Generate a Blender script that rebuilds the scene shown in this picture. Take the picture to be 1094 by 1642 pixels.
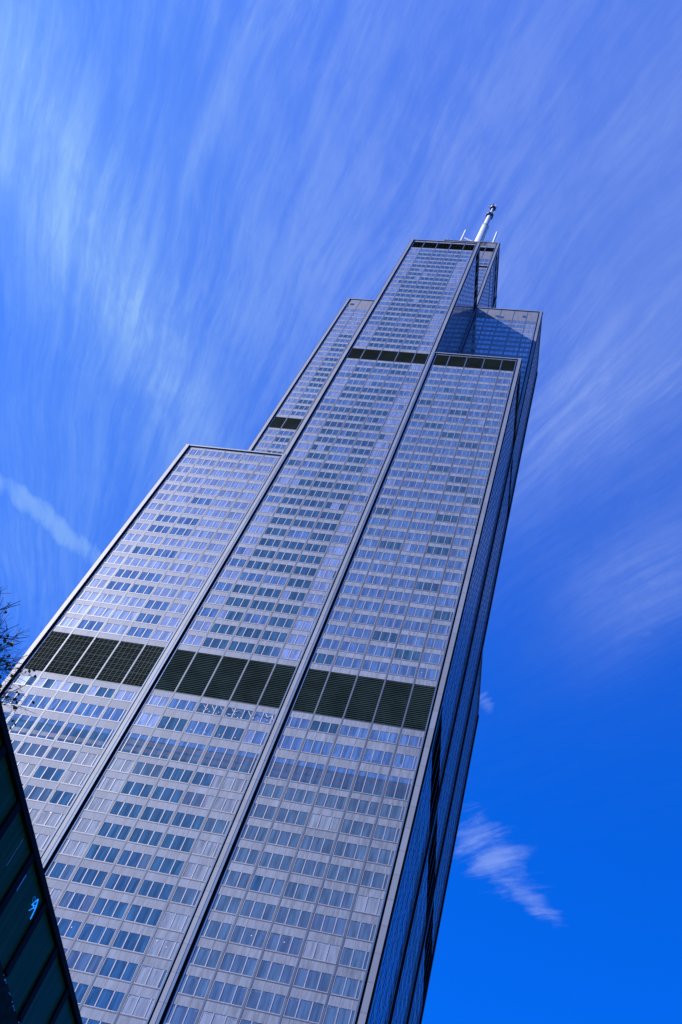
import bpy, math, random
from mathutils import Vector, Matrix, Euler
random.seed(7)
scene = bpy.context.scene
for o in list(bpy.data.objects): bpy.data.objects.remove(o)

# ------------------------------------------------------------------ camera
CAM = Vector((84.6118, -111.4202, 1.70))
CR = [(0.97158567, 0.01868107, 0.23594978), (0.10949264, 0.84832545, -0.5180302), (-0.20983956, 0.52914548, 0.82217542)]
FOC = 1674.28                                   # focal length in units of the photograph's pixels (1094 x 1642)
cd = bpy.data.cameras.new('camera'); cam = bpy.data.objects.new('camera', cd); scene.collection.objects.link(cam)
r, d, f = [Vector(v) for v in CR]
m = Matrix((r, -d, -f)).transposed().to_4x4(); m.translation = CAM; cam.matrix_world = m
cd.sensor_fit = 'VERTICAL'; cd.sensor_height = 36; cd.sensor_width = 24; cd.lens = FOC / 1642 * 36
cd.clip_start = 0.1; cd.clip_end = 6000
scene.camera = cam
def pix(p):                                      # used only to rank windows by how large they show
    c = [v.dot(p - CAM) for v in (r, d, f)]
    return (547 + FOC * c[0] / c[2], 821 + FOC * c[1] / c[2], c[2])

# ------------------------------------------------------------------ light
SUNDIR = Vector((1.0, 0.62, -1.21)).normalized()     # the way the light travels
sd = bpy.data.lights.new('sun', 'SUN'); sun = bpy.data.objects.new('sun', sd); scene.collection.objects.link(sun)
sd.energy = 5.0; sd.angle = math.radians(0.5); sd.color = (1.0, 0.95, 0.95)
sun.rotation_euler = SUNDIR.to_track_quat('-Z', 'Y').to_euler(); sun.location = (-60, -60, 300)
scene.view_settings.view_transform = 'Standard'; scene.view_settings.look = 'None'
scene.view_settings.exposure = 1.0; scene.view_settings.gamma = 1.0

# ------------------------------------------------------------------ node helper
class NT:
    def __init__(s, tree): s.t = tree; s.n = tree.nodes; s.l = tree.links
    def put(s, sock, v):
        if v is None: return
        if isinstance(v, bpy.types.NodeSocket): s.l.new(v, sock)
        else: sock.default_value = v
    def math(s, op, a, b=None, c=None, clamp=False):
        n = s.n.new('ShaderNodeMath'); n.operation = op; n.use_clamp = clamp
        s.put(n.inputs[0], a); s.put(n.inputs[1], b); s.put(n.inputs[2], c); return n.outputs[0]
    def mix(s, f, a, b, blend='MIX'):
        n = s.n.new('ShaderNodeMix'); n.data_type = 'RGBA'; n.blend_type = blend
        s.put(n.inputs[0], f); s.put(n.inputs[6], a); s.put(n.inputs[7], b); return n.outputs[2]
    def comb(s, x, y, z=0.0):
        n = s.n.new('ShaderNodeCombineXYZ'); s.put(n.inputs[0], x); s.put(n.inputs[1], y); s.put(n.inputs[2], z); return n.outputs[0]
    def sep(s, v):
        n = s.n.new('ShaderNodeSeparateXYZ'); s.put(n.inputs[0], v); return n.outputs
    def noise(s, vec, scale=1.0, detail=4.0, rough=0.5, dist=0.0):
        n = s.n.new('ShaderNodeTexNoise'); s.put(n.inputs['Vector'], vec); n.inputs['Scale'].default_value = scale
        n.inputs['Detail'].default_value = detail; n.inputs['Roughness'].default_value = rough; n.inputs['Distortion'].default_value = dist
        return n.outputs[0]
    def white(s, vec):
        n = s.n.new('ShaderNodeTexWhiteNoise'); s.put(n.inputs['Vector'], vec); return n.outputs[0]
    def rng(s, v, a, b, c=0.0, d=1.0, smooth=True):
        n = s.n.new('ShaderNodeMapRange'); n.interpolation_type = 'SMOOTHSTEP' if smooth else 'LINEAR'
        s.put(n.inputs[0], v)
        for i, q in enumerate((a, b, c, d)): s.put(n.inputs[i + 1], q)
        return n.outputs[0]

# ------------------------------------------------------------------ world: clear deep blue sky with combed cirrus
world = bpy.data.worlds.new('World'); scene.world = world; world.use_nodes = True
W = NT(world.node_tree); W.n.clear()
out = W.n.new('ShaderNodeOutputWorld'); bg = W.n.new('ShaderNodeBackground'); W.l.new(bg.outputs[0], out.inputs[0])
sky = W.n.new('ShaderNodeTexSky'); sky.sky_type = 'NISHITA'; sky.sun_disc = False
sky.sun_elevation = math.asin(-SUNDIR.z); sky.sun_rotation = math.atan2(-SUNDIR.x, -SUNDIR.y)
sky.air_density = 1.0; sky.dust_density = 0.05; sky.ozone_density = 3.0; sky.altitude = 200
bg.inputs[1].default_value = 0.065
tc = W.n.new('ShaderNodeTexCoord').outputs['Generated']
X, Y, Z = W.sep(tc)
Zc = W.math('MAXIMUM', Z, 0.06)
px, py = W.math('DIVIDE', X, Zc), W.math('DIVIDE', Y, Zc)      # a flat layer of cloud overhead
# wander a little so that the fibres are not ruled straight
wob = W.noise(W.comb(px, py), 1.3, 2.0)
wob2 = W.noise(W.comb(py, px, 3.1), 1.3, 2.0)
qx = W.math('ADD', px, W.math('MULTIPLY', W.math('SUBTRACT', wob, .5), .14))
qy = W.math('ADD', py, W.math('MULTIPLY', W.math('SUBTRACT', wob2, .5), .14))
w3 = W.noise(W.comb(px, py, 8.0), 5.0, 3.0); w4 = W.noise(W.comb(py, px, 5.5), 5.0, 3.0)
qx = W.math('ADD', qx, W.math('MULTIPLY', W.math('SUBTRACT', w3, .5), .022)); qy = W.math('ADD', qy, W.math('MULTIPLY', W.math('SUBTRACT', w4, .5), .022))
FX, FY = -0.95, 1.75                                            # the point from which the fibres fan out
ax, ay = W.math('SUBTRACT', qx, FX), W.math('SUBTRACT', qy, FY)
ang = W.math('ARCTAN2', ay, ax)
rad = W.math('SQRT', W.math('ADD', W.math('MULTIPLY', ax, ax), W.math('MULTIPLY', ay, ay)))
fib1 = W.noise(W.comb(W.math('MULTIPLY', ang, 22.0), W.math('MULTIPLY', rad, 1.6)), 1.0, 6.0, .62, .3)
fib2 = W.noise(W.comb(W.math('MULTIPLY', ang, 85.0), W.math('MULTIPLY', rad, 3.0), 7.0), 1.0, 4.0, .6, .2)
soft = W.noise(W.comb(qx, qy, 1.0), 2.1, 4.0, .55)
fib3 = W.noise(W.comb(W.math('MULTIPLY', ang, 150.0), W.math('MULTIPLY', rad, 14.0), 9.0), 1.0, 5.0, .7, .6)
feather = W.noise(W.comb(W.math('MULTIPLY', qx, 20.0), W.math('MULTIPLY', qy, 9.0), 6.0), 1.0, 6.0, .7, .5)
fib = W.math('ADD', W.math('ADD', W.math('MULTIPLY', fib1, .25), W.math('MULTIPLY', fib2, .30)), W.math('ADD', W.math('MULTIPLY', fib3, .25), W.math('MULTIPLY', feather, .20)))
def blob(cx, cy, ang_deg, la, lb, power=1.0):                   # a soft elongated patch of the layer
    c, s_ = math.cos(math.radians(ang_deg)), math.sin(math.radians(ang_deg))
    dx, dy = W.math('SUBTRACT', qx, cx), W.math('SUBTRACT', qy, cy)
    u = W.math('ADD', W.math('MULTIPLY', dx, c / la), W.math('MULTIPLY', dy, s_ / la))
    v = W.math('ADD', W.math('MULTIPLY', dx, -s_ / lb), W.math('MULTIPLY', dy, c / lb))
    e = W.math('ADD', W.math('MULTIPLY', u, u), W.math('MULTIPLY', v, v))
    return W.math('MULTIPLY', W.math('EXPONENT', W.math('MULTIPLY', e, -1.0)), power)
BLOBS = [                                       # x, y, angle, half length, half width, weight
    (-.66, .74, 0, .22, .25, .42), (-.30, .22, 0, .80, .42, .74), (-.57, .20, 80, .17, .06, .75), (-.465, .42, 80, .20, .05, .55), (-.37, .215, 122, .07, .014, .35),
    (.03, .44, 126, .24, .07, .40), (.05, .22, 110, .2, .1, .25),
    (.10, .69, 120, .12, .06, .40), (.0, -.9, 20, 1.2, .5, .6)]
PATCHES = [(-.635, .70, 44, .12, .032, 1.25), (-.575, .745, 46, .04, .016, .8), (-.045, 1.18, 50, .11, .060, .80), (.03, 1.265, 40, .06, .028, .8), (-.075, .905, 60, .03, .016, .7),
    (-.50, .27, 35, .035, .008, .55), (.13, .66, 35, .05, .12, .62), (.10, .76, 35, .03, .06, .5), (.07, .45, 30, .03, .09, .45)]
fine = W.noise(W.comb(W.math('MULTIPLY', ang, 46.0), W.math('MULTIPLY', rad, 9.0), 2.0), 1.0, 5.0, .65, .4)
lump = W.noise(W.comb(px, py, 4.0), 16.0, 4.0, .6)
pd = None
for b in PATCHES:
    q = blob(*b); pd = q if pd is None else W.math('MAXIMUM', pd, q)
pmask = pd
pd = W.math('ADD', pd, W.math('ADD', W.math('MULTIPLY', W.math('SUBTRACT', fine, .5), 1.5), W.math('MULTIPLY', W.math('SUBTRACT', lump, .5), .9)))
pd = W.math('MULTIPLY', W.rng(pd, .28, 1.25), W.math('MULTIPLY', W.rng(pmask, .08, .45), .68))
cover = None
for b in BLOBS:
    q = blob(*b); cover = q if cover is None else W.math('ADD', cover, q)
dens = W.math('MULTIPLY', W.rng(fib, .385, .64), W.rng(soft, .3, .7, .30, 1.15))
veil = 0.0
if cover is not None:
    cv = W.math('MINIMUM', cover, 1.25)
    dens = W.math('MULTIPLY', W.math('ADD', W.math('MULTIPLY', dens, .52), .42), cv, None, True)
hs = W.n.new('ShaderNodeHueSaturation'); W.put(hs.inputs['Color'], sky.outputs[0]); hs.inputs['Saturation'].default_value = 1.0
base = W.mix(1.0, hs.outputs[0], (0.012, 0.72, 2.35, 1), 'MULTIPLY')
dens = W.math('MAXIMUM', dens, pd)
col = W.mix(W.math('MULTIPLY', dens, .80), base, W.mix(W.rng(px, -.6, -.1), (2.7, 4.7, 7.5, 1), (2.8, 3.9, 7.5, 1)))
W.l.new(col, bg.inputs[0])

# ------------------------------------------------------------------ materials
def new_mat(name):
    m = bpy.data.materials.new(name); m.use_nodes = True; nt = NT(m.node_tree)
    return m, nt, m.node_tree.nodes['Principled BSDF']
def wall_coords(nt):                              # (along the wall, height) of an axis-aligned wall
    g = nt.n.new('ShaderNodeNewGeometry'); P = nt.sep(g.outputs['Position']); N = nt.sep(g.outputs['True Normal'])
    fx = nt.math('GREATER_THAN', nt.math('ABSOLUTE', N[0]), .5)
    s = nt.math('ADD', nt.math('MULTIPLY', P[1], fx), nt.math('MULTIPLY', P[0], nt.math('SUBTRACT', 1.0, fx)))
    return s, P[2], P
def mul(c, k): return (c[0] * k, c[1] * k, c[2] * k, 1)
def panel_metal(name, col, metal=.45, rough=.48, coat=1.0, seam=True, streak=.35, spec=.5):
    m, nt, b = new_mat(name); s, z, P = wall_coords(nt)
    stk = nt.noise(nt.comb(nt.math('MULTIPLY', s, 2.6), nt.math('MULTIPLY', z, .30), P[0]), 1.0, 5.0, .65)
    big = nt.noise(nt.comb(s, z, 0.0), .035, 3.0, .5)
    pid = nt.white(nt.comb(nt.math('FLOOR', nt.math('DIVIDE', nt.math('ADD', s, .0), 1.524)), nt.math('FLOOR', nt.math('DIVIDE', z, 3.9)), 0.0))
    k = nt.math('ADD', nt.math('MULTIPLY', nt.rng(stk, .25, .75, -1, 1), streak), nt.math('MULTIPLY', nt.rng(big, .3, .7, -1, 1), .22))
    k = nt.math('ADD', k, nt.math('MULTIPLY', nt.math('SUBTRACT', pid, .5), .42))
    k = nt.math('MULTIPLY', nt.math('ADD', k, 1.0), 0.5)
    c = nt.mix(k, mul(col, .55), mul(col, 1.4))
    if seam:
        fr = nt.math('FRACT', nt.math('DIVIDE', s, 1.524))
        e_ = nt.math('MINIMUM', fr, nt.math('SUBTRACT', 1.0, fr))
        c = nt.mix(nt.rng(e_, .012, .03, .55, 0.0), c, mul(col, .25))
    nt.l.new(c, b.inputs['Base Color']); b.inputs['Metallic'].default_value = metal
    nt.put(b.inputs['Roughness'], nt.rng(stk, .2, .8, rough - .07, rough + .1)); b.inputs['Specular IOR Level'].default_value = spec
    b.inputs['Coat Weight'].default_value = coat; b.inputs['Coat Roughness'].default_value = .06
    return m
def column_metal(name, col, metal=.45, rough=.45, coat=1.0):
    m, nt, b = new_mat(name); s, z, P = wall_coords(nt)
    fl = nt.math('DIVIDE', z, 3.9); cell = nt.math('FLOOR', fl); fr = nt.math('FRACT', fl)
    rnd = nt.white(nt.comb(cell, nt.math('FLOOR', nt.math('DIVIDE', P[0], 11.0)), nt.math('FLOOR', nt.math('DIVIDE', P[1], 11.0))))
    stk = nt.noise(nt.comb(nt.math('MULTIPLY', s, 5.0), nt.math('MULTIPLY', z, .25)), 1.0, 4.0, .6)
    k = nt.math('ADD', nt.math('MULTIPLY', rnd, .5), nt.math('MULTIPLY', stk, .5))
    c = nt.mix(k, mul(col, .72), mul(col, 1.25))
    e_ = nt.math('MINIMUM', fr, nt.math('SUBTRACT', 1.0, fr))
    c = nt.mix(nt.rng(e_, .01, .03, .5, 0.0), c, mul(col, .3))
    nt.l.new(c, b.inputs['Base Color']); b.inputs['Metallic'].default_value = metal; b.inputs['Roughness'].default_value = rough
    b.inputs['Coat Weight'].default_value = coat; b.inputs['Coat Roughness'].default_value = .06
    return m
def glass(name, refl, diff, metal, rough=.09):
    m, nt, b = new_mat(name); s, z, P = wall_coords(nt)
    pid = nt.white(nt.comb(nt.math('FLOOR', nt.math('DIVIDE', s, 1.524)), nt.math('FLOOR', nt.math('DIVIDE', z, 3.9)), 2.0))
    st = nt.noise(nt.comb(nt.math('MULTIPLY', s, 1.9), nt.math('MULTIPLY', z, .16), pid), 1.0, 4.0, .6)
    warm = nt.noise(nt.comb(s, z, 5.0), .07, 3.0, .6)
    c = nt.mix(nt.rng(st, .3, .72), mul(refl, .60), mul(refl, 1.35))  # vertical streaks put wavy reflections into the glass colour
    c = nt.mix(nt.math('MULTIPLY', pid, .28), c, (diff[0], diff[1], diff[2], 1))
    c = nt.mix(nt.rng(warm, .48, .7, 0.0, .22), c, (.25, .21, .25, 1))
    nt.l.new(c, b.inputs['Base Color']); b.inputs['Metallic'].default_value = metal; b.inputs['Roughness'].default_value = rough
    wn = nt.noise(nt.comb(nt.math('MULTIPLY', s, 1.3), nt.math('MULTIPLY', z, .22), pid), 1.0, 3.0, .5)
    bm = nt.n.new('ShaderNodeBump'); bm.inputs['Strength'].default_value = .25; bm.inputs['Distance'].default_value = .05
    nt.l.new(wn, bm.inputs['Height']); nt.l.new(bm.outputs[0], b.inputs['Normal'])
    b.inputs['Coat Weight'].default_value = .5; b.inputs['Coat Roughness'].default_value = .03
    return m
def plain(name, col, rough=.6, metal=0.0, spec=.5, var=.15, scale=1.5, emis=0):
    m, nt, b = new_mat(name)
    g = nt.n.new('ShaderNodeNewGeometry')
    n = nt.noise(g.outputs['Position'], scale, 5.0, .6)
    c = nt.mix(nt.rng(n, .3, .7), mul(col, 1 - var), mul(col, 1 + var))
    nt.l.new(c, b.inputs['Base Color']); b.inputs['Roughness'].default_value = rough; b.inputs['Metallic'].default_value = metal
    b.inputs['Specular IOR Level'].default_value = spec
    if emis: b.inputs['Emission Color'].default_value = (*col, 1); b.inputs['Emission Strength'].default_value = emis
    return m
M = dict(
    span=panel_metal('grey_cladding', (.136, .155, .186), metal=.0, rough=.58, coat=.55, streak=.8, spec=.25),
    plainp=panel_metal('grey_plant_cladding', (.115, .124, .155), metal=.0, rough=.62, coat=.15, spec=.25, seam=True, streak=.3),
    col=column_metal('column_cladding', (.105, .122, .155), metal=.0, rough=.55, coat=.3),
    rib=column_metal('rib_metal', (.055, .063, .068), coat=1),
    trim=column_metal('trim_metal', (.042, .078, .125)),
    mull=plain('mullion_metal', (.19, .19, .215), .5, .3),
    black=plain('groove_and_shade_black', (.006, .008, .010), .9, 0, .1),
    cap=plain('roof_cap', (.16, .17, .18), .6, .1),
    g_dark=glass('glass_dark', (.17, .27, .22), (.09, .10, .11), .85),
    g_mid=glass('glass_mid', (.29, .39, .40), (.15, .16, .18), .8),
    g_slate=glass('glass_slate', (.19, .25, .22), (.09, .10, .115), .68),
    g_pale=glass('glass_pale_blinds', (.26, .28, .26), (.17, .165, .18), .3, .2),
    g_side=glass('glass_side_sky_blue', (.18, .42, .90), (.04, .14, .32), .97, .04),  # blue of the reflected sky is put into the side glass colour
    g_light=glass('glass_blinds', (.40, .45, .49), (.22, .23, .27), .65, .16),
    g_grey=glass('glass_slatted', (.11, .13, .14), (.07, .08, .08), .6, .2),
    g_black=plain('plant_opening', (.010, .013, .016), .8, 0, .2),
    louv=plain('louver_slat', (.012, .024, .023), 1.0, 0, .04, .3, .25),
    louvback=plain('louver_backing', (.010, .014, .012), .9, 0, .1),
    lattice=plain('louver_lattice', (.024, .023, .012), .8),
    white=plain('antenna_white', (.40, .40, .42), .45, 0, .4, .05),
    dblue=plain('antenna_collar', (.02, .03, .07), .5),
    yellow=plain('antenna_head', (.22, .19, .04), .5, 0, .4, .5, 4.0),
)

# ------------------------------------------------------------------ mesh helper
class MB:
    def __init__(s): s.v = []; s.f = []; s.mi = []; s.mats = []
    def m(s, mat):
        if mat not in s.mats: s.mats.append(mat)
        return s.mats.index(mat)
    def quad(s, a, b, c, d_, mat):
        i = len(s.v); s.v += [tuple(a), tuple(b), tuple(c), tuple(d_)]; s.f.append((i, i + 1, i + 2, i + 3)); s.mi.append(s.m(mat))
    def box(s, lo, hi, mat, skip=''):
        x0, y0, z0 = [min(a, b) for a, b in zip(lo, hi)]; x1, y1, z1 = [max(a, b) for a, b in zip(lo, hi)]
        i = len(s.v); s.v += [(x, y, z) for z in (z0, z1) for y in (y0, y1) for x in (x0, x1)]
        k = s.m(mat)
        for q in ((0, 2, 3, 1), (4, 5, 7, 6), (0, 1, 5, 4), (2, 6, 7, 3), (0, 4, 6, 2), (1, 3, 7, 5)):
            s.f.append(tuple(i + j for j in q)); s.mi.append(k)
    def tube(s, a, b, ra, rb, mat, n=8, caps=True):
        a, b = Vector(a), Vector(b); d_ = (b - a).normalized()
        u = d_.orthogonal().normalized(); w = d_.cross(u); i = len(s.v); k = s.m(mat)
        for c, r_ in ((a, ra), (b, rb)):
            for j in range(n):
                t = 2 * math.pi * j / n; s.v.append(tuple(c + u * math.cos(t) * r_ + w * math.sin(t) * r_))
        for j in range(n):
            s.f.append((i + j, i + (j + 1) % n, i + n + (j + 1) % n, i + n + j)); s.mi.append(k)
        if caps:
            s.f.append(tuple(i + j for j in reversed(range(n)))); s.f.append(tuple(i + n + j for j in range(n))); s.mi += [k, k]
    def build(s, name, parent=None, smooth=False):
        me = bpy.data.meshes.new(name); me.from_pydata(s.v, [], s.f)
        for q in s.mats: me.materials.append(M[q] if isinstance(q, str) else q)
        me.polygons.foreach_set('material_index', s.mi)
        if smooth: me.polygons.foreach_set('use_smooth', [True] * len(s.f))
        me.update(); o = bpy.data.objects.new(name, me); scene.collection.objects.link(o)
        if parent: o.parent = parent
        return o
def tag(o, label=None, cat=None, group=None, kind=None):
    for k, v in (('label', label), ('category', cat), ('group', group), ('kind', kind)):
        if v: o[k] = v
    return o
def thing(name, label, cat, group=None):
    o = bpy.data.objects.new(name, None); scene.collection.objects.link(o); o.empty_display_size = .2
    return tag(o, label, cat, group)

# ------------------------------------------------------------------ ground
g = MB(); g.quad((-3000, -3000, -.16), (3000, -3000, -.16), (3000, 3000, -.16), (-3000, 3000, -.16), plain('ground_mat', (.05, .05, .052), .9, 0, .2, .2, .2))
tag(g.build('ground'), kind='structure')
g = MB(); g.box((-12, -14, -.15), (82, 84, 0.0), plain('paving', (.13, .13, .13), .85, 0, .3, .15, .8)); tag(g.build('pavement'), kind='structure')
g = MB(); g.quad((-400, -46, -.155), (500, -46, -.155), (500, -30, -.155), (-400, -30, -.155), plain('asphalt', (.05, .05, .052), .9, 0, .2, .2, 2)); 
tag(g.build('road'), kind='structure')

# ------------------------------------------------------------------ the tower
T = 22.86; BAY = T / 5; MOD = BAY / 3; EO = .57
Z50, ZNW, Z66, Z90, Z108 = 194.7, 195.4, 256.9, 351.5, 425.3
HT = {(0, 0): Z50, (1, 0): Z90, (2, 0): Z66, (0, 1): Z90, (1, 1): Z108, (2, 1): Z90, (0, 2): Z66, (1, 2): Z108, (2, 2): ZNW}
def H(i, j): return HT.get((i, j), 0.0)
ROWS = []                                       # (bottom, top, kind)
ROWS += [(113.05, 115.25, 'first'), (108.45, 111.2, 'w'), (102.6, 106.7, 'tall')]
z = 98.9
while z > 12: ROWS.append((z, z + 2.45, 'w')); z -= 3.86
ROWS += [(128.3 + 3.91 * k, 130.85 + 3.91 * k, 'w') for k in range(31)]
ROWS += [(258.05 + 3.89 * k, 260.55 + 3.89 * k, 'w') for k in range(22)]
ROWS_TOP = [(401.5, 404.6, 'w'), (397.75, 399.9, 'w'), (390.2, 392.6, 'w')] + [(386.3 - 3.9 * k, 388.9 - 3.9 * k, 'w') for k in range(9)]
BANDS = [(116.7, 126.8), (249.5, 256.2)]
def face_rows(i, j, z0, z1):
    rows = [q for q in ROWS if q[0] > z0 + .3 and q[1] < z1 - .3]
    if (i, j) in ((1, 1), (1, 2)): rows += [q for q in ROWS_TOP if q[0] > z0 + .3]
    bands = [b for b in BANDS if b[0] > z0 - .5 and b[1] <= z1]
    if (i, j) == (1, 0): bands.append((343.9, 349.9))
    if (i, j) in ((1, 1), (1, 2)): bands += [(394.4, 396.4), (414.1, 419.2)]
    return rows, bands
tower = thing('skyscraper', 'very tall glass and metal skyscraper of nine bundled square tubes stepping back towards a mast', 'skyscraper')
wallmb = {k: MB() for k in HT}
winlist = []; louvers = []; ribs = []; columns = []
DIRS = {'E': ((1, 0), (0, -1)), 'N': ((0, 1), (1, 0)), 'W': ((-1, 0), (0, 1)), 'S': ((0, -1), (-1, 0))}   # along, outward
def variant(i, j, side, bay, zb):
    if side == 'E':
        rr = random.random()
        if zb < 108 and j == 0:
            if i == 2: return 'g_slate' if rr < .92 else ('g_dark' if rr < .95 else 'g_pale')
            if i == 1: return ('g_pale' if rr < .7 else 'g_slate') if bay == 4 or (bay == 0 and zb > 60) else ('g_dark' if rr < .8 else 'g_slate')
            return 'g_pale' if rr < .35 + .4 * (bay in (0, 4)) else ('g_slate' if rr < .7 else 'g_dark')
        if (i, j) == (1, 0):
            if bay in (0, 4): return 'g_light' if rr < .75 else 'g_mid'
            if zb > 228 and zb < 250: return 'g_mid' if rr < .5 else 'g_dark'
            return 'g_dark' if rr < .9 else 'g_mid'
        if (i, j) == (0, 0):
            if zb > 125: return 'g_light' if (bay in (0, 4) or rr < (zb - 120) / 55) else 'g_mid'
            if bay in (0, 4): return 'g_light' if rr < .6 else 'g_mid'
            return 'g_mid' if rr < .6 else 'g_dark'
        if (i, j) == (2, 0): return 'g_mid' if rr < .85 + (zb > 235) * .1 else 'g_dark'
        if (i, j) == (0, 1): return 'g_light' if bay in (0,) or zb > 320 else ('g_mid' if rr < .5 else 'g_dark')
        if (i, j) == (2, 1): return 'g_light' if rr < .6 else 'g_mid'
        return 'g_mid' if rr < .5 else 'g_dark'
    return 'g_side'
for (i, j), h in HT.items():
    cx, cy = (i + .5) * T, (j + .5) * T
    wm = wallmb[(i, j)]
    for side, (a, n) in DIRS.items():
        hn = H(i + n[0], j + n[1])
        if hn >= h: continue
        z0, z1 = hn, h
        ox, oy = cx + n[0] * T / 2 - a[0] * T / 2, cy + n[1] * T / 2 - a[1] * T / 2
        def P(s, o, z, ox=ox, oy=oy, a=a, n=n): return (ox + a[0] * s + n[0] * o, oy + a[1] * s + n[1] * o, z)
        def Q(mb, s0, s1, o, za, zb, mat): mb.quad(P(s0, o, za), P(s1, o, za), P(s1, o, zb), P(s0, o, zb), mat)
        def B(mb, s0, s1, o0, o1, za, zb, mat): mb.box(P(s0, o0, za), P(s1, o1, zb), mat)
        Q(wm, 0, T, .0, z0, z1, 'black')
        rows, bands = face_rows(i, j, z0, z1)
        # solid cladding between windows and bands
        holes = sorted([(q[0], q[1]) for q in rows] + bands)
        top_holes = [(421.3, 424.9)] if (i, j) in ((1, 1), (1, 2)) else []
        holes = sorted(holes + top_holes); zc = z0
        for ha, hb in holes + [(z1, z1)]:
            if ha - zc > .05:
                mat = 'plainp' if (ha - zc) > 5 else 'span'
                if mat == 'plainp' and ha > 30:
                    k = zc
                    nseg = max(2, round((ha - zc) / .98)); st = (ha - zc) / nseg
                    for q in range(nseg): B(wm, 1.06, T - 1.06, .01, .18, zc + q * st + .03, zc + (q + 1) * st - .03, mat)
                else: B(wm, 1.06, T - 1.06, .01, .18, zc, ha - .03, mat); B(wm, 1.06, T - 1.06, .01, .20, ha - .14 if ha < z1 else ha - .1, ha - .031, 'rib') if ha - zc < 5 else None
            zc = max(zc, hb)
        if top_holes:
            for ha, hb in top_holes:
                for bay in range(5):
                    s0, s1 = max(bay * BAY, 1.06), min((bay + 1) * BAY, T - 1.06)
                    if bay in (1, 2, 3):
                        Q(wm, s0, s1, .12, ha, hb, 'g_black')
                        for q in range(4): B(wm, bay * BAY + q * MOD - .1, bay * BAY + q * MOD + .1, .121, .25, ha, hb, 'mull')
                    else: B(wm, s0, s1, .01, .2, ha, hb, 'plainp')
        # side trims and edge types
        for edge in (0, 1):
            e0, e1 = (.85, 1.06) if edge == 0 else (T - 1.06, T - .85)
            B(wm, e0, e1, .011, .24, z0, z1, 'trim')
            sx = -1 if edge == 0 else 1
            hB = H(i + sx * a[0], j + sx * a[1]); hC = H(i + sx * a[0] + n[0], j + sx * a[1] + n[1])
            if z0 < min(z1, hC):                                  # inner corner
                zi = min(z1, hC)
                B(wm, *((.3, .6) if edge == 0 else (T - .6, T - .3)), .012, .3, z0, zi, 'trim')
            if edge == 1:
                fa, fb = max(z0, hC), min(z1, hB)                  # flush with the neighbour's face
                if fb > fa: columns.append((P(T - .48, .013, fa), P(T + .48, .50, fb), (i, j), side, (P(T - .5, .501, fa), P(T + .10, EO, fb)), 'blue', (P(T + .105, .501, fa), P(T + .5, EO - .04, fb))))
                ca = max(z0, hB, hC)
                if z1 > ca:
                    columns.append((P(T - .49, -.49, ca), P(T + .42, .42, z1 + .25), (i, j), side,
                        (P(T - .5, .421, ca), P(T + .30, EO, z1 + .26)), (P(T + .421, -.5, ca), P(T + EO, .30, z1 + .26))))
            elif False: pass
        # bay ribs
        for k in range(1, 5):
            ribs.append((P(k * BAY - .13, .014, z0), P(k * BAY + .13, .21, z1), P(k * BAY - .035, .211, z0), P(k * BAY + .035, .225, z1), (i, j), side, k))
        for (ba, bb) in bands:
            for bay in range(5): louvers.append((P, a, n, max(bay * BAY + .17, 1.06), min((bay + 1) * BAY - .17, T - 1.06), ba, bb, (i, j), side, bay))
        for (wa, wb, kind) in rows:
            for bay in range(5):
                winlist.append((P, max(bay * BAY + .17, 1.06), min((bay + 1) * BAY - .17, T - 1.06), wa, wb, kind, (i, j), side, bay))
    # roof slab and cap
    wm.quad((cx - T / 2, cy - T / 2, h), (cx + T / 2, cy - T / 2, h), (cx + T / 2, cy + T / 2, h), (cx - T / 2, cy + T / 2, h), 'cap')
    for side, (a, n) in DIRS.items():
        if H(i + n[0], j + n[1]) < h:
            c0 = Vector((cx + n[0] * T / 2, cy + n[1] * T / 2, h)); A = Vector((*a, 0)); N_ = Vector((*n, 0))
            wm.box(c0 - A * (T / 2 - .5) - N_ * .4 - Vector((0, 0, -.004)), c0 + A * (T / 2 - .5) + N_ * .42 + Vector((0, 0, .35)), 'cap')
# odd small windows in the plain top storeys of the two ninety-storey side tubes
for (i, spots) in ((2, ((0, 347.0, 1), (1, 344.2, 2), (3, 345.6, 2), (2, 343.6, 0))), (0, ((0, 346.0, 1), (0, 343.8, 0)))):
    for bay, zz, q in spots:
        s = i * T + bay * BAY + q * MOD
        wallmb[(i, 1)].box((s + .12, T - .23, zz), (s + MOD - .12, T - .26, zz + 1.5), 'g_dark')

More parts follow.
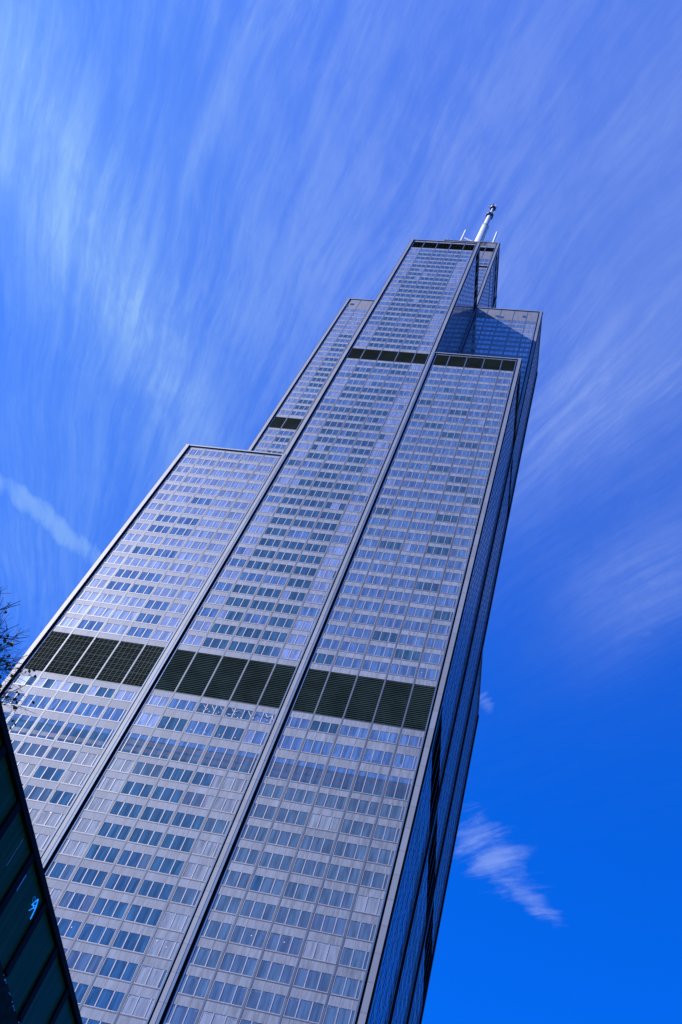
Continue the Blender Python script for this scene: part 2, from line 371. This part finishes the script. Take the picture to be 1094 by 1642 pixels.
def win_mesh(mb, w):
    P, s0, s1, wa, wb, kind, ij, side, bay = w
    mat = variant(*ij, side, bay, wa)
    cuts = [s0] + [bay * BAY + q * MOD for q in (1, 2) if s0 < bay * BAY + q * MOD < s1] + [s1]
    def Q(a_, b_, o, za, zb, m_): mb.quad(P(a_, o, za), P(b_, o, za), P(b_, o, zb), P(a_, o, zb), m_)
    for q in range(len(cuts) - 1):
        m_ = mat
        rr = random.random()
        if kind == 'w' and rr < (.06 if ij[0] == 1 else .02 if ij[0] else .0): m_ = random.choice(('g_slate', 'g_dark', 'g_pale') if wa < 108 else ('g_mid', 'g_dark', 'g_light'))
        if kind == 'first' and ij == (0, 0): m_ = 'g_dark' if rr < .35 else 'g_light'
        a_, b_ = cuts[q], cuts[q + 1]
        if kind == 'tall':
            hh = (wb - wa); lvl = [0, .16, .36, .47, .72, .78, 1.0]
            for t in range(6):
                mm = ('g_dark', 'g_grey', 'g_dark', 'g_dark' if ij[0] == 0 else 'g_grey', 'g_dark', 'g_mid')[t]
                Q(a_, b_, .15, wa + lvl[t] * hh, wa + lvl[t + 1] * hh, mm)
        else: Q(a_, b_, .15, wa, wb, m_)
    wd = .065
    if side != 'W' and side != 'S' or True:
        for c in cuts[1:-1]: mb.box(P(c - wd, .16, wa), P(c + wd, .20, wb), 'mull')
        mb.box(P(s0, .16, wa), P(s0 + .07, .19, wb), 'mull'); mb.box(P(s1 - .07, .16, wa), P(s1, .19, wb), 'mull')
        mb.box(P(s0 + .07, .16, wa), P(s1 - .07, .19, wa + .09), 'mull')
shown = []
for k, w in enumerate(winlist):
    if w[7] != 'E' or w[6][1] != 0: continue
    c = Vector(w[0]((w[1] + w[2]) / 2, .15, (w[3] + w[4]) / 2)); u, v, dd = pix(c)
    if 6 < u < 1088 and 6 < v < 1636 and not u < (v - 1120) / 4.0: shown.append((dd, k))
shown = set(k for _, k in sorted(shown)[:100])
rest = MB()
for k, w in enumerate(winlist):
    if k in shown:
        mb = MB(); win_mesh(mb, w); mb.build('window', tower)
    else: win_mesh(rest, w)
tag(rest.build('window', tower), kind='stuff')
for k, mb in wallmb.items(): mb.build('wall', tower)
for q in ribs:
    mb = MB(); mb.box(q[0], q[1], 'rib'); mb.box(q[2], q[3], 'trim'); mb.build('rib', tower)
for q in columns:
    mb = MB(); mb.box(q[0], q[1], 'black' if len(q) > 4 else 'col')  # black core: shade of the unlit column sides is put into the colour
    pm = 'col'
    for e_ in q[4:]:
        if e_ == 'blue': pm = 'trim'; continue
        lo, hi = e_
        lo, hi = [min(a, b) for a, b in zip(lo, hi)], [max(a, b) for a, b in zip(lo, hi)]
        mb.box(lo, hi, 'black'); w_ = 0 if hi[0] - lo[0] > hi[1] - lo[1] else 1; t_ = 1 - w_       # wide and thin axes
        for sgn in (-1, 1):
            a_, b_ = list(lo), list(hi); a_[t_] = b_[t_] = (hi[t_] + .002) if sgn > 0 else (lo[t_] - .002)
            c_, d_ = list(a_), list(b_); c_[w_] = hi[w_]; d_[w_] = lo[w_]
            mb.quad(a_, (c_[0], c_[1], lo[2]), b_, (d_[0], d_[1], hi[2]), pm)
    mb.build('column', tower)
far = MB()
for (P, a, n, s0, s1, ba, bb, ij, side, bay) in louvers:
    mb = MB() if side in 'EN' else far
    mb.quad(P(s0, .02, ba), P(s1, .02, ba), P(s1, .02, bb), P(s0, .02, bb), 'louvback')
    cnt = max(3, round((bb - ba) / .42)); st = (bb - ba) / cnt
    for q in range(cnt):
        zz = ba + q * st
        mb.quad(P(s0, .22, zz + .02), P(s1, .22, zz + .02), P(s1, .11, zz + st * .93), P(s0, .11, zz + st * .93), 'louv')
    if side == 'E' and ij == (0, 0):
        for q in range(1, 5):
            s = s0 + (s1 - s0) * q / 5; mb.box(P(s - .025, .225, ba), P(s + .025, .24, bb), 'lattice')
        for q in (1, 2, 3, 4, 5, 6):
            zz = ba + (bb - ba) * q / 7; mb.box(P(s0, .226, zz - .02), P(s1, .235, zz + .02), 'lattice')
    if side in 'EN': mb.build('louver_panel', tower)
far_o = tag(far.build('louver_panel', tower), kind='stuff')

# a fit-out seen behind the first row of glass under the lower louvers of the middle tube, and a few ceiling lamps
M['shine'] = plain('lamp_glow', (.40, .33, .36), .5, emis=.3)
M['duct'] = plain('duct_metal', (.26, .25, .29), .4, .3)
for bay in (2, 3, 4):
    mb = MB(); s0 = T + bay * BAY + .25; s1 = T + min((bay + 1) * BAY - .25, T - 1.15); y = -.175
    n_ = 6; zt = 115.1
    pts = [(s0 + (s1 - s0) * q / n_, zt - (.15 if q % 2 else .95) + random.uniform(-.2, .2)) for q in range(n_ + 1)]
    for (xa, za), (xb, zb) in zip(pts, pts[1:]): mb.tube((xa, y, za), (xb, y, zb), .035, .035, 'duct', 5)
    mb.tube((s0, y, 114.4), (s1, y, 114.5), .03, .03, 'duct', 5)
    for _ in range(4):
        xa = random.uniform(s0, s1 - .8); za = random.uniform(113.4, 114.7); mb.tube((xa, y, za), (xa + .7, y, za + random.uniform(-.4, .3)), .03, .02, 'duct', 5)
    for _ in range(6):
        xa = random.uniform(s0, s1); za = random.uniform(113.3, 114.2); mb.tube((xa, y + .02, za), (xa, y - .02, za), .08, .08, 'shine', 6)
    mb.build('ceiling_truss', tower)
def lamp(u, v):                                     # a small lamp behind the glass at this spot of the front face
    dv = Vector(((u - 547) / FOC, (v - 821) / FOC, 1)); w_ = r * dv.x + d * dv.y + f * dv.z
    t = (-.16 - CAM.y) / w_.y; p = CAM + w_ * t
    mb = MB(); mb.tube((p.x, -.15, p.z), (p.x, -.19, p.z), .08, .07, 'shine', 8); mb.build('ceiling_lamp', tower)
for u, v in ((328.5, 1175), (352, 1178.5), (377, 1183), (306.5, 1170), (403.5, 1500.5), (456, 1511), (267, 1519), (252, 1509), (676.5, 1078.5), (754.5, 742), (770, 744), (777, 744.5), (545.5, 1375), (115, 1487)): lamp(u, v)

# ------------------------------------------------------------------ on the roof
mast = thing('antenna_mast', 'tall white tapering antenna mast with a dark collar and gold head on the highest roof', 'antenna')
AX, AY = 33.4, 34.0
def part(parent, name, fn, smooth=False):
    mb = MB(); fn(mb); return mb.build(name, parent, smooth)
def f(mb):
    segs = [(Z108 + .01, 2.1), (452, 2.0), (472, 1.75), (484, 1.55), (484.4, 1.25), (496, 1.1), (503, 1.0)]
    for (za, ra), (zb, rb) in zip(segs, segs[1:]): mb.tube((AX, AY, za), (AX, AY, zb), ra, rb, 'white', 20, caps=True)
part(mast, 'shaft', f)
part(mast, 'flange', lambda mb: mb.tube((AX, AY, 484), (AX, AY, 484.5), 1.75, 1.75, 'white', 20))
def f(mb):
    mb.tube((AX, AY, 503), (AX, AY, 503.6), 1.7, 1.7, 'dblue', 16); mb.tube((AX, AY, 503.6), (AX, AY, 506), 1.2, .7, 'dblue', 16)
    for q in range(6):
        t = q * math.pi / 3; mb.tube((AX + 1.6 * math.cos(t), AY + 1.6 * math.sin(t), 501.2), (AX + 1.6 * math.cos(t), AY + 1.6 * math.sin(t), 505), .13, .13, 'dblue', 6)
    mb.tube((AX, AY, 501), (AX, AY, 501.3), 1.75, 1.75, 'dblue', 16)
part(mast, 'collar', f)
part(mast, 'tip', lambda mb: mb.tube((AX, AY, 506), (AX, AY, 515), .55, .45, 'white', 12))
def f(mb):
    mb.tube((AX, AY, 515), (AX, AY, 515.5), 1.3, 1.5, 'dblue', 12); mb.tube((AX + .2, AY, 515.5), (AX + .2, AY, 517.6), 1.35, .9, 'yellow', 12)
    for q in range(8):
        t = q * math.pi / 4; mb.tube((AX + math.cos(t), AY + math.sin(t), 516), (AX + 2.1 * math.cos(t), AY + 2.1 * math.sin(t), 516.6), .16, .12, 'dblue', 6)
    mb.tube((AX, AY, 517.6), (AX, AY, 519.5), .1, .05, 'dblue', 6)
part(mast, 'head', f)
for (x, zb, zt, lab) in ((25.4, Z108 + .01, 477.5, 'short white antenna rod left of the tall mast on the highest roof'), (39.8, Z108 + .01, 477.0, 'short white antenna rod right of the tall mast on the highest roof')):
    t = thing('antenna_rod', lab, 'antenna', 'short antenna rods either side of the mast')
    part(t, 'support', lambda mb: mb.tube((x, AY, zb), (x, AY, 460), .30, .30, 'cap', 10))
    def g_(mb):
        mb.tube((x, AY, 460), (x, AY, zt), .45, .42, 'white', 14); mb.tube((x, AY, zt), (x, AY, zt + .8), .42, .15, 'white', 14)
        mb.tube((x, AY, 459.6), (x, AY, 460.4), .8, .8, 'white', 14)
    part(t, 'rod', g_)
M['steel'] = plain('bracing_steel', (.10, .12, .20), .5, .3)
M['steel_pale'] = plain('bracing_pale', (.50, .53, .62), .5, .3)
for sx, x1, lab, mt in ((-1, 25.4, 'dark lattice brace joining the left antenna rod to the tall mast', 'steel'), (1, 39.8, 'pale lattice brace joining the right antenna rod to the tall mast', 'steel_pale')):
    mb = MB(); n_ = 7; a0, a1 = AX + sx * 1.9, x1 - sx * .62
    for q in range(n_):
        xa, xb = a0 + (a1 - a0) * q / n_, a0 + (a1 - a0) * (q + 1) / n_
        za, zb = 461.5 + 5.5 * q / n_, 461.5 + 5.5 * (q + 1) / n_
        mb.tube((xa, AY, za), (xb, AY, zb), .12, .12, mt, 6); mb.tube((xa, AY, za - 1.3), (xb, AY, zb - 1.3), .12, .12, mt, 6)
        mb.tube((xa, AY, za - 1.3), (xb, AY, zb), .07, .07, mt, 5)
    tag(mb.build('lattice_brace'), lab, 'brace')
for x, lab in ((T + .4, 'leftmost small dark post, at the very corner of the highest roof'), (T + 1.5, 'small dark post just right of the one at the corner of the highest roof')):
    t = thing('roof_post', lab, 'post', 'small dark posts on the roof edge')
    part(t, 'pole', lambda mb: mb.tube((x, T + .3, Z108 + .1), (x, T + .3, Z108 + 2.6), .22, .2, 'cap', 8)); part(t, 'cap', lambda mb: mb.tube((x, T + .3, Z108 + 2.6), (x, T + .3, Z108 + 3.1), .35, .3, 'cap', 8))

# ------------------------------------------------------------------ low dark building in the foreground
DX = 64.6
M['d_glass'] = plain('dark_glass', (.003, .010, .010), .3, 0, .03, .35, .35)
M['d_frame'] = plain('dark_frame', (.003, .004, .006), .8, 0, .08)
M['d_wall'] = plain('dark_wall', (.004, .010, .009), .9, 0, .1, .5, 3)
M['d_trim_and_glint'] = plain('trim_and_glint', (.45, .50, .55), .3, .4)
nb = M['d_glass'].node_tree; q = NT(nb); gg = q.n.new('ShaderNodeNewGeometry'); sp = q.sep(gg.outputs['Position'])
st = q.noise(q.comb(q.math('MULTIPLY', sp[1], 3.5), q.math('MULTIPLY', sp[2], .12)), 1.0, 4.0, .6)
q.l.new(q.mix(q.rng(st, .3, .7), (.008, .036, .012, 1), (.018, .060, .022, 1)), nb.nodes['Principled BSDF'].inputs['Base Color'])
dark = thing('office_building', 'low dark glass-fronted building in deep shade at the lower left', 'building')
D0, D1 = -125.0, -50.0
def f(mb):
    mb.box((DX - 14, D0, -.1), (DX - .12, D1, 27.0), 'd_wall')
    mb.box((DX - .12, D0, -.1), (DX, D1, 23.5), 'd_wall')
part(dark, 'wall', f)
part(dark, 'roof_edge', lambda mb: mb.box((DX - 14.1, D0 - .1, 26.93), (DX + .16, D1 + .1, 27.24), 'd_frame'))
k = 0; y = -73.52 - 3.08 * 12
while y < D1 - 3.2:
    part(dark, 'window_pane', lambda mb: mb.box((DX - .1, y + .2, 23.52), (DX - .02, y + 3.08 - .2, 26.9), 'd_glass'))
    part(dark, 'mullion', lambda mb: mb.box((DX - .11, y - .2, 23.51), (DX + .10, y + .2, 26.92), 'd_frame'))
    y += 3.08
part(dark, 'trim_glint', lambda mb: mb.box((DX + .02, -76.40, 25.35), (DX + .115, -76.355, 26.15), 'd_trim_and_glint'))  # pale strip added as the glint along the metal trim
part(dark, 'trim_glint', lambda mb: mb.box((DX - .018, -77.9, 25.3), (DX + .0, -77.885, 26.7), 'd_trim_and_glint'))  # fainter glint line, built as a pale hairline strip
def f(mb):
    rnd = random.Random(3); x = DX + .003
    for q in range(26):
        yy = -73.6 + q * .13; mb.box((x, yy, 23.40 + rnd.uniform(-.03, .02)), (x + .02, yy + rnd.uniform(.03, .10), 23.44 + rnd.uniform(-.02, .03)), 'd_trim_and_glint') if rnd.random() < .5 else None
part(dark, 'sill_flashing', f)
M['blue_reflection'] = plain('reflection_glow', (.02, .30, 1.0), .4, var=.05, emis=.45)  # emission stands in for light reflected in the dark glass
M['blue_reflection_dim'] = plain('reflection_glow_dim', (.01, .12, .34), .4, var=.05, emis=.2)
blue_reflection = thing('reflection_mark', 'small blue squiggle reflection, built as glowing strokes, on the glass of the dark building', 'reflection')  # a blue reflection in the glass, modelled as added glowing strokes
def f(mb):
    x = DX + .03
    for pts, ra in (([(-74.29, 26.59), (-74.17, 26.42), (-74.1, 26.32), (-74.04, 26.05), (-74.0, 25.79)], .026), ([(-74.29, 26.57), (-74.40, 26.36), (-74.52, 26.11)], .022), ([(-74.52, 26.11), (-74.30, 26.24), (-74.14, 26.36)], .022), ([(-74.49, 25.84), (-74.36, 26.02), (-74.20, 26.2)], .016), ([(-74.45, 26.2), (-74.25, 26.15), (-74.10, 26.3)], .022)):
        for a_, b_ in zip(pts, pts[1:]): mb.tube((x, *a_), (x, *b_), ra, ra, 'blue_reflection', 8)
part(blue_reflection, 'tube', f, True)
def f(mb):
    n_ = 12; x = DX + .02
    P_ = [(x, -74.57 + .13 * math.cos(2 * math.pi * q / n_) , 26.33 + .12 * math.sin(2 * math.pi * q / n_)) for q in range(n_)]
    for q in range(n_): mb.tube(P_[q], P_[(q + 1) % n_], .018, .018, 'blue_reflection_dim', 6)
part(blue_reflection, 'reflection_ring', f, True)

# ------------------------------------------------------------------ street tree at the left edge
M['bark'] = plain('bark', (.035, .030, .030), .9, 0, .2, .4, 6)
M['leaf'] = plain('leaf_olive', (.075, .085, .018), .6, 0, .3, .4, 5)
M['leaf_red'] = plain('leaf_rust', (.22, .075, .02), .6, 0, .3, .4, 5)
tree = thing('street_tree', 'street tree with mostly bare twigs and a few olive leaves at the left edge', 'tree')
TB = Vector((70.2, -97.2, -.16)); rt = random.Random(11)
wood = MB(); tips = []; CC = Vector((70.52, -96.88, 16.55))
def grow(p, dr, ln, ra, lvl):
    n_ = 4 if lvl < 4 else 3
    for q in range(n_):
        e_ = p + dr * (ln / n_); rb = ra * .86
        wood.tube(p, e_, min(ra, .022) if lvl else ra, min(rb, .019) if lvl else rb, 'bark', 8 if lvl < 2 else (5 if lvl < 4 else 3), caps=False)
        p, ra = e_, rb
        w_ = p - CC
        if lvl and (w_.x / 3.1) ** 2 + (w_.y / 3.1) ** 2 + (w_.z / 2.0) ** 2 > 1 + rt.uniform(-.25, .12): 
            tips.append((p.copy(), dr.copy()))
            if ra > .012:
                for _ in range(4):
                    nd = (dr + Vector((rt.uniform(-1, 1), rt.uniform(-1, 1), rt.uniform(-.5, 1)))).normalized()
                    wood.tube(p, p + nd * .5, min(ra, .022) * .5, .006, 'bark', 3, caps=False); wood.tube(p + nd * .25, p + nd * .25 + (nd + dr).normalized().cross(Vector((.3, .2, .9))) * .3, .008, .004, 'bark', 3, caps=False)
            return
        dr = (dr + Vector((rt.uniform(-1, 1), rt.uniform(-1, 1), rt.uniform(-.6, 1))) * (.05 + .07 * lvl)).normalized()
        if lvl < 5 and (lvl or p.z > 10.5):
            for _ in range(5 if lvl == 0 else 1 + (rt.random() < .62)):
                ax_ = dr.orthogonal().normalized(); ax_.rotate(Matrix.Rotation(rt.uniform(0, 6.28), 3, dr))
                nd = (dr * math.cos(.8) + ax_ * math.sin(.8) + Vector((0, 0, .12))).normalized()
                grow(p, nd, (3.2, 2.2, 1.5, 1.0, .7)[lvl] * rt.uniform(.7, 1.1), ra * (.32 if lvl == 0 else .6), lvl + 1)
        if lvl >= 4: tips.append((p.copy(), dr.copy()))
grow(TB, Vector((0, 0, 1)), 15.6, .17, 0)
for _ in range(60):
    t, ph, rr = rt.uniform(0, 6.28), rt.uniform(-.9, .9), rt.uniform(.5, .78)
    e_ = CC + Vector((math.cos(t) * math.cos(ph) * 3.1, math.sin(t) * math.cos(ph) * 3.1, math.sin(ph) * 2.0)) * rr
    b0 = Vector((TB.x, TB.y, e_.z - rt.uniform(.7, 1.6))); m0 = b0.lerp(e_, .5) - Vector((0, 0, .25))
    wood.tube(b0, m0, .028, .020, 'bark', 5, caps=False); wood.tube(m0, e_, .020, .014, 'bark', 5, caps=False)
    grow(e_, (e_ - m0).normalized(), 1.3, .013, 3)
for _ in range(7):
    b0 = TB + Vector((0, 0, rt.uniform(11.5, 17))); t = rt.uniform(0, 6.28)
    grow(b0, Vector((math.cos(t), math.sin(t), .7)).normalized(), 3.2, .08, 1)
wood.build('trunk', tree)
leaves = MB()
for p, dr in tips:
    if rt.random() < (.75 if p.z < 16.1 else (.25 if p.z < 16.9 else .02)):
        for _ in range(rt.randint(1, 4)):
            c = p + Vector((rt.uniform(-.12, .12), rt.uniform(-.12, .12), rt.uniform(-.12, .12)))
            a_ = Vector((rt.uniform(-1, 1), rt.uniform(-1, 1), rt.uniform(-1, .4))).normalized(); b_ = a_.orthogonal().normalized()
            L_, W_ = rt.uniform(.07, .13), rt.uniform(.03, .055); nn = a_.cross(b_) * .015
            leaves.quad(c, c + a_ * L_ * .5 + b_ * W_ + nn, c + a_ * L_, c + a_ * L_ * .5 - b_ * W_ + nn, 'leaf_red' if rt.random() < .2 else 'leaf')
leaves.build('crown', tree)
print('tips', len(tips), 'leaf', len(leaves.f), 'wood', len(wood.f))
